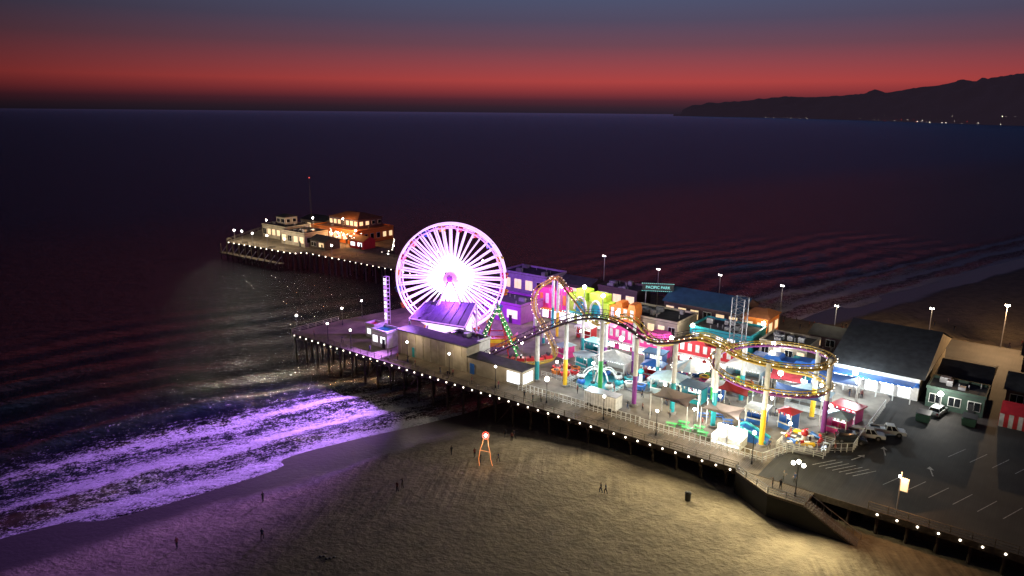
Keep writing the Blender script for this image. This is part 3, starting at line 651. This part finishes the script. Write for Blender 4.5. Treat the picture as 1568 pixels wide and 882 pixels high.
for x in (-3,3): B.cyl((x,0,0),(x,0,7),.15,M_steel)
B.box(0,0,6.6,8,.3,2,M_dark)
for x in range(17): B.box(-4+x*.5,-.17,6.5,.3,.05,.1,neon);B.box(-4+x*.5,-.17,8.5,.3,.05,.1,neon)
so=B.done()
tx=bpy.data.curves.new("lettering","FONT");tx.body="PACIFIC PARK";tx.size=1.0;tx.align_x='CENTER';tx.extrude=.03;tx.materials.append(neon)
to=bpy.data.objects.new("lettering",tx);bpy.context.collection.objects.link(to);to.parent=so;to.location=(0,-.22,7.2);to.rotation_euler=(math.pi/2,0,0)
# ---------------------------------------------------------------- lamps
def lamp(u,v,h=4.2,double=False,power=700,col=WARM,z=DZ,r=.24,light=True):
    B=MB("street_lamp",u,v,z);B.cyl((0,0,0),(0,0,.5),.16,M_dark);B.cyl((0,0,.5),(0,0,h),.07,M_dark,.05)
    if double:
        for s_ in (-.7,.7): B.cyl((0,0,h-.5),(s_,0,h-.3),.04,M_dark,n=5);B.sph((s_,0,h),r,M_bulbw,10,6)
    B.sph((0,0,h+(.35 if double else .1)),r,M_bulbw,10,6);B.done()
    if light: plight("street_lamp_light",W(u,v,z+h+.9),power,col,.12)
for u,v in ((0.8,1),(4,12),(12,1.2),(20,1.2),(2,20)): lamp(u,v,power=180)
for u in (36,48,60,): lamp(u,3,power=500)
lamp(72,3,4.5,power=2200,col=WHT,r=.42)
lamp(84,3,power=900);lamp(94,3,power=1300);lamp(110,3,5,power=2500,col=YEL,r=.3);lamp(118.2,-2.6,4.8,True,2600,YEL,r=.28)
for u,v in ((-20,68),(-40,68),(-8,80),(-30,82),(-50,80)): lamp(u,v,power=120)
def mast(u,v,h,power=0,col=WHT,r=.3):
    B=MB("floodlight_mast",u,v,DZ);B.cyl((0,0,0),(0,0,h),.12,M_steel,.07);B.box(0,0,h-.2,.9,.12,.12,M_steel)
    for x in (-.3,.3): B.box(x,-.1,h-.1,.3,.25,.35,M_dark);B.box(x,-.25,h-.05,.22,.05,.25,M_flood)
    B.done()
    if power: plight("mast_light",W(u,v-.8,DZ+h+.5),power,col,.15)
mast(39,78,12);mast(55,80,10);mast(71,84,10);mast(88,82,10);mast(103,74,9,900,YEL);mast(120,90,8,1200,WARM);mast(146,92,8,4000,(1,.6,.22));mast(134,95.5,10,26000,(1,.6,.28));mast(175,95.5,10,14000,(1,.52,.18))
def flood(u,v,z,p,c=WHT,r=.46):
    B=MB("flood_lamp",u,v,z);B.cyl((0,0,-(z-DZ)),(0,0,0),.08,M_steel,n=6);B.sph((0,0,.2),r,M_flood,10,6);B.done();plight("flood_light",W(u,v-.3,z+.9+r),p,c,.15)
for u,v,z,p,c in ((44,49,15.5,2200,WHT),(51,48.5,16.5,3800,WHT),(56,49,15,2200,WHT),(63,44,13,2000,WHT),(72,30,12,2400,WHT),(80,37,12,2400,COOL),(92,31,12,2600,WHT),(97,50,11,1500,WHT),(105,30,12,2400,COOL),(78,52,11,900,WARM),(90,64,11,700,WARM),(115,42,11,4800,COOL),(129,43,10,2200,WHT)): flood(u,v,z,p,c)
for u,v,z,p,c in ((66,15,10,1000,WHT),(75,14,12,2200,COOL),(82,18,10.5,1400,COOL),(89,16,10.5,1300,YEL),(97,11,9.5,1400,WHT),(99,17,10.5,1200,YEL),(104.5,6.8,9.9,2600,WHT),(106,23,10,1300,COOL),(112,14,10,1500,YEL),(115,26,10,1500,COOL),(111,35,10,1700,WHT),(60,33,11,1000,WHT),(55,18,11,800,WHT)): flood(u,v,z-.4,p,c,.26)
for u,p in ((72,3800),(86,6000),(99,9000),(110,12000)): plight("beach_floodlight",W(u,-.6,DZ+5.2),p,YEL,.15,115,W(u+4,-20,3))
plight("beach_floodlight",W(120,-5,DZ+4.5),13000,YEL,.15,125,W(125,-20,3))
# ---------------------------------------------------------------- landing + stairs
B=MB("beach_stairs",112,0,DZ)
B.prism([(-3,-.02),(-3,-.8),(3,-4.4),(8,-4.4),(8,-.02)],-.3,-.004,M_deck)
B.add([(-3,-.85,-3.7),(3,-4.45,-3.7),(3,-4.45,-.3),(-3,-.85,-.3)],[(0,1,2,3)],M_rub);B.add([(3,-4.45,-3.7),(14.5,-4.45,-3.7),(8,-4.45,-.3),(3,-4.45,-.3)],[(0,1,2,3)],M_rub)
for k in range(20): B.box(8.2+k*.34,-3.3,-.35-k*.17,.36,2.1,.14,M_conc)
for y in (-4.4,-2.2):
    B.cyl((8,y,-.3),(15,y,-3.8),.1,M_wood);B.cyl((8,y,.75),(15,y,-2.75),.05,M_steel)
    for k in range(8): B.cyl((8+k,y,-.3-k*.5),(8+k,y,.75-k*.5),.04,M_steel,n=5)
B.done()
railing("landing_railing",[(109,-.8),(115,-4.4),(120,-4.4)],M_steel)
def car(name,u,v,rot,body,pickup=False):
    B=MB(name,u,v,DZ+.01,rot);L_=2.75 if pickup else 2.35
    low=[(-L_,.45),(-L_,.95),(-L_+.1,1.0),(L_*.45,1.05),(L_-.15,.95),(L_,.75),(L_,.4)]
    if not pickup: low=[(-L_,.45),(-L_,1.0),(-L_+.15,1.1),(L_*.42,1.08),(L_-.15,.95),(L_,.75),(L_,.4)]
    B.extr(low,-.92,.92,body)
    if pickup:
        cab=[(-.35,1.0),(-.25,1.75),(.95,1.78),(1.55,1.04)];B.extr([( -L_+.12,1.0),(-L_+.12,1.02),(-.5,1.02),(-.5,1.0)],-.8,.8,M_dark)
        for y in (-.88,.88): B.box((-L_-.35)/2+.05,y,.95,L_-.4,.08,.25,body)
        B.box(-L_+.04,0,.95,.08,1.8,.25,body)
    else: cab=[(-L_+.2,1.08),(-L_+.45,1.7),(.55,1.74),(1.25,1.06)]
    vs=[(x,-.86 if z<1.2 else -.68,z) for x,z in cab]+[(x,.86 if z<1.2 else .68,z) for x,z in cab]
    B.add(vs,[(0,1,2,3),(7,6,5,4),(1,0,4,5),(3,2,6,7)],M_glass);B.add([vs[1],vs[2],vs[6],vs[5]],[(0,1,2,3)],body)
    B.box((cab[1][0]+cab[2][0])/2,0,cab[1][1]-.02,cab[2][0]-cab[1][0]+.05,1.38,.07,body)
    for a in (0.02,.5,.98):
        for s_ in (-1,1):
            x0=cab[0][0]+(cab[3][0]-cab[0][0])*a;x1=cab[1][0]+(cab[2][0]-cab[1][0])*a;B.cyl((x0,s_*.87,1.05),(x1,s_*.69,1.74),.05,body,n=5)
    for x in (-L_*.6,L_*.6):
        for s_ in (-1,1): B.cyl((x,s_*.7,.36),(x,s_*.95,.36),.38,M_rub,n=14);B.cyl((x,s_*.95,.36),(x,s_*.965,.36),.22,M_steel,n=10)
        for s_ in (-1,1): B.cyl((x,s_*.925,.38),(x,s_*.93,.38),.46,M_dark,n=14)
    for s_ in (-.65,.65): B.box(L_-.02,s_,.65,.08,.35,.18,M_white);B.box(-L_-.01,s_,.7,.06,.25,.25,M_redp)
    B.box(L_,0,.4,.12,1.7,.2,M_dark);B.box(-L_,0,.4,.12,1.7,.2,M_steel);B.done()
M_carw=mat("white_car_paint",(0.7,0.7,0.7),.2,.03);M_card=mat("dark_car_paint",(0.03,0.035,0.045),.2,.05)
car("pickup_truck",123.8,27.6,0.35,M_carw,True);car("pickup_truck",121.4,24,0.35,M_carw,True);car("parked_car",119.8,20.6,0.35,M_card);car("parked_car",129,42.5,1.4,M_carw)
B=MB("dumpster",127.5,38,DZ);B.extr([(-1,.1),(-1.1,1.3),(1.1,1.5),(1,.1)],-1.4,1.4,mat("dark_green_paint",(0.02,0.07,0.04)));B.box(0,0,1.5,2.2,2.8,.08,M_dark);B.done()
B=MB("dumpster",134,41,DZ);B.extr([(-1,.1),(-1.1,1.3),(1.1,1.5),(1,.1)],-1.4,1.4,mat("dark_green_paint",(0.02,0.07,0.04)));B.box(0,0,1.5,2.2,2.8,.08,M_dark);B.done()
B=MB("lit_banner_sign",130.2,1.3,DZ);B.cyl((0,0,0),(0,0,6),.08,M_steel);B.box(.5,0,3.3,.95,.12,1.9,M_white);B.box(.5,-.08,3.4,.8,.04,1.7,glow("banner_face",(1,.7,.35),1.0));B.sph((-.15,0,5.3),.2,M_bulbw,8,5);B.done()
plight("banner_light",W(130.4,.2,DZ+6),1300,(1,.5,.2),.12)
# ---------------------------------------------------------------- pier end
B=MB("pier_end_platform",0,0)
P=[(-126,60),(-85,62),(-84,66),(-62.01,66),(-62.01,90),(-80,108),(-112,129),(-144,90)]
B.prism(P,-.4,0,M_deck)
for a,b_ in zip(P,P[1:]+P[:1]):
    a=Vector((*a,0));b_=Vector((*b_,0));k=max(2,int((b_-a).length/3.2))
    for i in range(k):
        p=a.lerp(b_,i/k);q=a.lerp(b_,(i+.5)/k);c=(p-Vector((-105,92,0))).normalized()
        B.cyl((p.x,p.y,-9.5),(p.x,p.y,-.4),.28,M_wood,n=6,caps=False);B.cyl((p.x-c.x*4,p.y-c.y*4,-9.5),(p.x-c.x*4,p.y-c.y*4,-.4),.28,M_wood,n=6,caps=False)
        B.box(p.x,p.y,0,.1,.1,1.1,M_rail);B.sph((q.x+c.x*.3,q.y+c.y*.3,-.3),.2,M_bulb,6,4)
    for z in (.6,1.1): B.cyl(a+Vector((0,0,z)),b_+Vector((0,0,z)),.06,M_rail,n=4)
B.done()
B=MB("lower_fishing_landing",-108,59,2.2);B.prism([(-18,-3),(20,-1.5),(20,1),(-18,0)],0,.3,M_wood)
for i in range(10): B.cyl((-17+i*4,-2.4+i*.15,-5),(-17+i*4,-2.4+i*.15,4),.2,M_wood,n=6);B.cyl((-17+i*4,-2.4,0),(-13+i*4,-2.2,3.5),.1,M_white,n=5)
B.done()
building("pier_end_restaurant",-94,98,28,20,5,M_org,M_roofo,"flat",wins=10,side=6,lit=M_win,rooftops=6)
building("restaurant_upper_floor",-94,100,18,13,3.6,M_brn,M_roofo,"hip",z=5.2,rh=2.0,wins=7,side=4,lit=M_win,door=False)
building("bait_shop",-117,82,16,12,5,M_cream,M_roof,"flat",wins=5,side=3,lit=M_win,rooftops=5)
building("harbour_office",-98,77,15,11,5,M_cream,M_roof,"flat",wins=4,side=3,lit=M_win,rooftops=5)
building("harbour_office",-118,102,16,12,5.5,M_cream,M_roof,"gable",wins=4,side=3,lit=M_win)
building("net_store",-84,76,9,7,3.4,M_wood,M_roof,"gable",wins=2,lit=M_win)
building("snack_kiosk",-74,86,8,6,3.2,M_redp,M_roofo,"gable",wins=2,lit=M_winw)
building("watch_tower_hut",-119,84,6,6,3.2,M_cream,M_roof,"hip",z=5.1,rh=1,wins=2,side=2,lit=M_glass,door=False)
B=MB("radio_mast",-113,92,DZ)
for s_ in range(3):
    a=s_*2.09;B.cyl((.5*math.cos(a),.5*math.sin(a),0),(.1*math.cos(a),.1*math.sin(a),24),.035,M_dark,n=5)
for k in range(16):
    r0=.5-.4*k/16
    for s_ in range(3): a=s_*2.09;b_=a+2.09;B.cyl((r0*math.cos(a),r0*math.sin(a),k*1.5),(r0*math.cos(b_),r0*math.sin(b_),k*1.5+1.5),.025,M_dark,n=4)
B.sph((0,0,24.2),.25,M_red,8,5);B.done()
LW=(1,.82,.55)
for u,v,z,p,c in ((-118,62,11,2200,LW),(-110,61.5,11,3000,LW),(-101,62,11,2400,LW),(-125,63,10.5,1000,LW),(-92,63.5,10.5,1600,WARM),(-86,84,11,2600,(1,.5,.18)),(-80,88,12,4500,(1,.4,.12)),(-70,68,10,1400,(1,.35,.12)),(-104,86,15,1000,WARM),(-137,86,11,500,LW),(-90,90,15.5,2000,(1,.45,.12))):
    flood(u,v,z,p,c,.32)
B=MB("restaurant_string_lights",-90,86,DZ)
for i in range(60): B.sph((random.uniform(-12,14),random.uniform(-3,2),random.uniform(2.5,5)),.18,random.choice((M_bulb,M_bulb,M_red)),6,4)
for i in range(8): B.cyl((-12+i*3.6,-3,0),(-12+i*3.6,-3,5),.06,M_steel,n=5);
B.cyl((-12,-3,5),(14,-3,5),.04,M_steel,n=4);B.done()
# ---------------------------------------------------------------- people
M_skin=mat("skin",(0.45,0.27,0.18),.6,.1);M_hair=mat("dark_hair",(0.02,0.015,0.01),.6,.2)
cl=[mat("cloth_%d"%i,c,.9,.2) for i,c in enumerate([(0.03,0.03,0.04),(0.2,0.05,0.05),(0.04,0.06,0.14),(0.2,0.19,0.18),(0.06,0.06,0.06),(0.05,0.12,0.08)])]
def figure_mesh(name,pose,shirt,trou):
    st=0.28 if pose=="walk" else 0.06
    V_=[(0,0,.95),(0,0,1.12),(0,0,1.32),(0,0,1.45),(0,.01,1.53),(0,.02,1.62),(0,.02,1.70)]
    Rr=[.15,.125,.15,.08,.055,.085,.075]
    E=[(i,i+1) for i in range(6)]
    def chain(par,ps,rs):
        for p,r_ in zip(ps,rs): V_.append(p);Rr.append(r_);E.append((par,len(V_)-1));par=len(V_)-1
        return par
    for s_ in (-1,1):
        f=st*s_;chain(0,[(s_*.1,0,.86),(s_*.11,f*.6+.03,.48),(s_*.11,f*.6-(.08 if f<0 else 0),.08),(s_*.12,f*.6+.14-(.08 if f<0 else 0),.04)],[.095,.062,.042,.035])
        if pose=="point" and s_==1: chain(2,[(s_*.19,0,1.40),(s_*.3,.18,1.28),(s_*.3,.42,1.35),(s_*.3,.5,1.37)],[.058,.042,.032,.026])
        else: chain(2,[(s_*.19,0,1.40),(s_*.25,-f*.3,1.12),(s_*.25,-f*.7+.08,.88),(s_*.245,-f*.75+.1,.80)],[.058,.042,.03,.026])
    me=bpy.data.meshes.new(name);me.from_pydata(V_,E,[]);o=bpy.data.objects.new(name,me);bpy.context.collection.objects.link(o)
    sk=o.modifiers.new("s","SKIN");me.skin_vertices[0].data[0].use_root=True
    for i,r_ in enumerate(Rr): me.skin_vertices[0].data[i].radius=(r_,r_*(.75 if i in(0,1,2) else 1))
    o.modifiers.new("d","SUBSURF").levels=1
    dg=bpy.context.evaluated_depsgraph_get();m2_=bpy.data.meshes.new_from_object(o.evaluated_get(dg));bpy.data.objects.remove(o)
    B=MB(name,0,0,0,world=True)
    vs=[v.co.copy() for v in m2_.vertices]
    for p in m2_.polygons:
        c=p.center;mm=M_skin
        if c.z>1.5: mm=M_hair if (c.z>1.68 or c.y<-.0) and c.z>1.56 else M_skin
        elif c.z<.07: mm=M_dark
        elif abs(c.x)<.19 and c.z<.93 : mm=trou
        elif abs(c.x)<.24 and c.z<1.47 and c.z>.9 or c.z>1.2: mm=shirt if not (c.y>.3) else M_skin
        p_=[vs[i] for i in p.vertices];B.add(p_,[tuple(range(len(p_)))],mm,True)
    B.sph((0,.115,1.61),.018,M_skin,6,4);B.box(0,.1,1.555,.05,.012,.01,M_redp)
    for s_ in (-1,1):
        B.sph((s_*.032,.098,1.635),.011,M_dark,6,4);B.sph((s_*.088,.02,1.62),.022,M_skin,6,4)
        hand=(Vector((s_*.3,.52,1.37)),Vector((0,1,0))) if (pose=="point" and s_==1) else (Vector((s_*.245,-st*s_*.75+.11,.79)),Vector((0,.15,-1)))
        for k in range(4): q=hand[0]+Vector((0,(k-1.5)*.018,0)) if hand[1].z<-.5 else hand[0]+Vector(((k-1.5)*.018,0,0));ln=(.07,.08,.075,.06)[k];mid_p=q+hand[1]*ln*.55;B.cyl(q,mid_p,.009,M_skin,n=5);B.cyl(mid_p,mid_p+(hand[1]+Vector((-s_*.4,0,0))).normalized()*ln*.5,.008,M_skin,.006,n=5)
        B.cyl(hand[0],hand[0]+(hand[1]+Vector((-s_*.3,.8,.2))).normalized()*.06,.011,M_skin,.008,n=5)
    o=B.done();me=o.data;bpy.data.objects.remove(o);return me
figs=[figure_mesh("person_walking","walk",cl[0],cl[2]),figure_mesh("person_standing","stand",cl[1],cl[0]),figure_mesh("person_pointing","point",cl[3],cl[4]),figure_mesh("person_walking_b","walk",cl[2],cl[4]),figure_mesh("person_standing_b","stand",cl[0],cl[4])]
def person(x,y,z,rot,k):
    o=bpy.data.objects.new("person",figs[k]);bpy.context.collection.objects.link(o);o.location=(x,y,z);o.rotation_euler=(0,0,rot)
def sandz(x,y):
    t=.8*x+.6*y;s=-.6*x+.8*y;return zland(t,s)
for x,y,r_,k in ((-5,110,1,0),(-6,112.5,.5,1),(-2,110,2,3),(0.2,119,0,1),(-1,121,0.4,4),(0.6,120.2,2,3),(13.5,99,1.5,0),(14.2,98.7,1.6,3),(-17,100,2.5,1),(-16.4,101.2,2.2,2),(-33,87,0,3),(-37,99,1,4),(-44,86,1.2,1),(-10,114,1,4)): person(x,y,sandz(x,y),r_,k)
def crowd(name,pl):
    bm=bmesh.new();o=bpy.data.objects.new(name,bpy.data.meshes.new(name));mats_=[]
    for (p,rot,k) in pl:
        me=figs[k];o2=len(bm.faces);nb=len(bm.verts);bm.from_mesh(me);bm.verts.ensure_lookup_table();bm.faces.ensure_lookup_table()
        T=Matrix.Translation(p)@Matrix.Rotation(rot,4,'Z')
        for v in bm.verts[nb:]: v.co=T@v.co
        mp_=[]
        for m_ in me.materials:
            if m_ not in mats_: mats_.append(m_)
            mp_.append(mats_.index(m_))
        for f in bm.faces[o2:]: f.material_index=mp_[f.material_index]
    bm.to_mesh(o.data);bm.free()
    for m_ in mats_: o.data.materials.append(m_)
    bpy.context.collection.objects.link(o)
pl=[]
for i in range(50): pl.append((W(random.uniform(88,109),random.uniform(64,68) if i%3 else random.uniform(79,89),DZ+.01),random.uniform(0,6),random.randrange(5)))
for i in range(70): pl.append((W(random.uniform(64,119),random.choice((22.8,15.5,35.5,10.3,42))+random.uniform(-.8,.8),DZ+.025),random.uniform(0,6),random.randrange(5)))
for i in range(14): pl.append((W(random.uniform(5,112),random.uniform(1,3),DZ+.01),random.uniform(0,6),random.randrange(5)))
for u,v in ((115,-2.5),(116,-2.2),(117,1),(115.5,.6),(30,3),(30.8,3.2)): pl.append((W(u,v,DZ+.01),random.uniform(0,6),random.randrange(5)))
crowd("visitor_crowd",pl)
pl=[]
for i in range(30):
    p=W(random.uniform(105,190),random.uniform(104,135));pl.append((Vector((p.x,p.y,sandz(p.x,p.y))),random.uniform(0,6),random.randrange(5)))
crowd("beachgoer_crowd",pl)
sz=sandz(-4,108);B=MB("led_light_figure",-4,108,sz,world=True)
M_ors=glow("orange_led",(1,.25,.04),1.6)
l=[(-1.0,0,0.2),(-1.1,0,1.5),(-.9,0,3),(-.5,0,4.2),(-.35,0,5.0)];r_=[(1.1,0,.2),(.8,0,1.4),(.7,0,2.6),(.45,0,3.8),(.35,0,5.0)]
B.tube(l,.04,M_ors,5);B.tube(r_,.04,M_ors,5);B.tube([(-.9,0,3),(.7,0,2.6)],.03,M_ors,5)
for i in range(16):
    a=2*math.pi*i/16;b_=2*math.pi*(i+1)/16;B.cyl((.5*math.cos(a),0,5.5+.6*math.sin(a)),(.5*math.cos(b_),0,5.5+.6*math.sin(b_)),.06,glow("red_led",(1,.06,.03),2.5),n=5)
B.sph((0,0,5.5),.25,M_bulbw,8,5);B.done();plight("led_figure_light",(-4,107.5,sz+4),120,(1,.5,.2),.1)
B=MB("trash_can",26,97,sandz(26,97),world=True);B.cyl((0,0,0),(0,0,1.1),.4,M_dark,.46,n=14);B.cyl((0,0,1.1),(0,0,1.2),.5,M_dark,n=14);B.sph((0,0,1.2),.45,M_dark,12,6,.5);B.done()
B=MB("beach_blanket_pile",-23,82,sandz(-23,82),world=True)
for i in range(5): B.sph((i*.45-1,random.uniform(-.3,.3),.06),.22,cl[3],8,5,.5)
B.done()
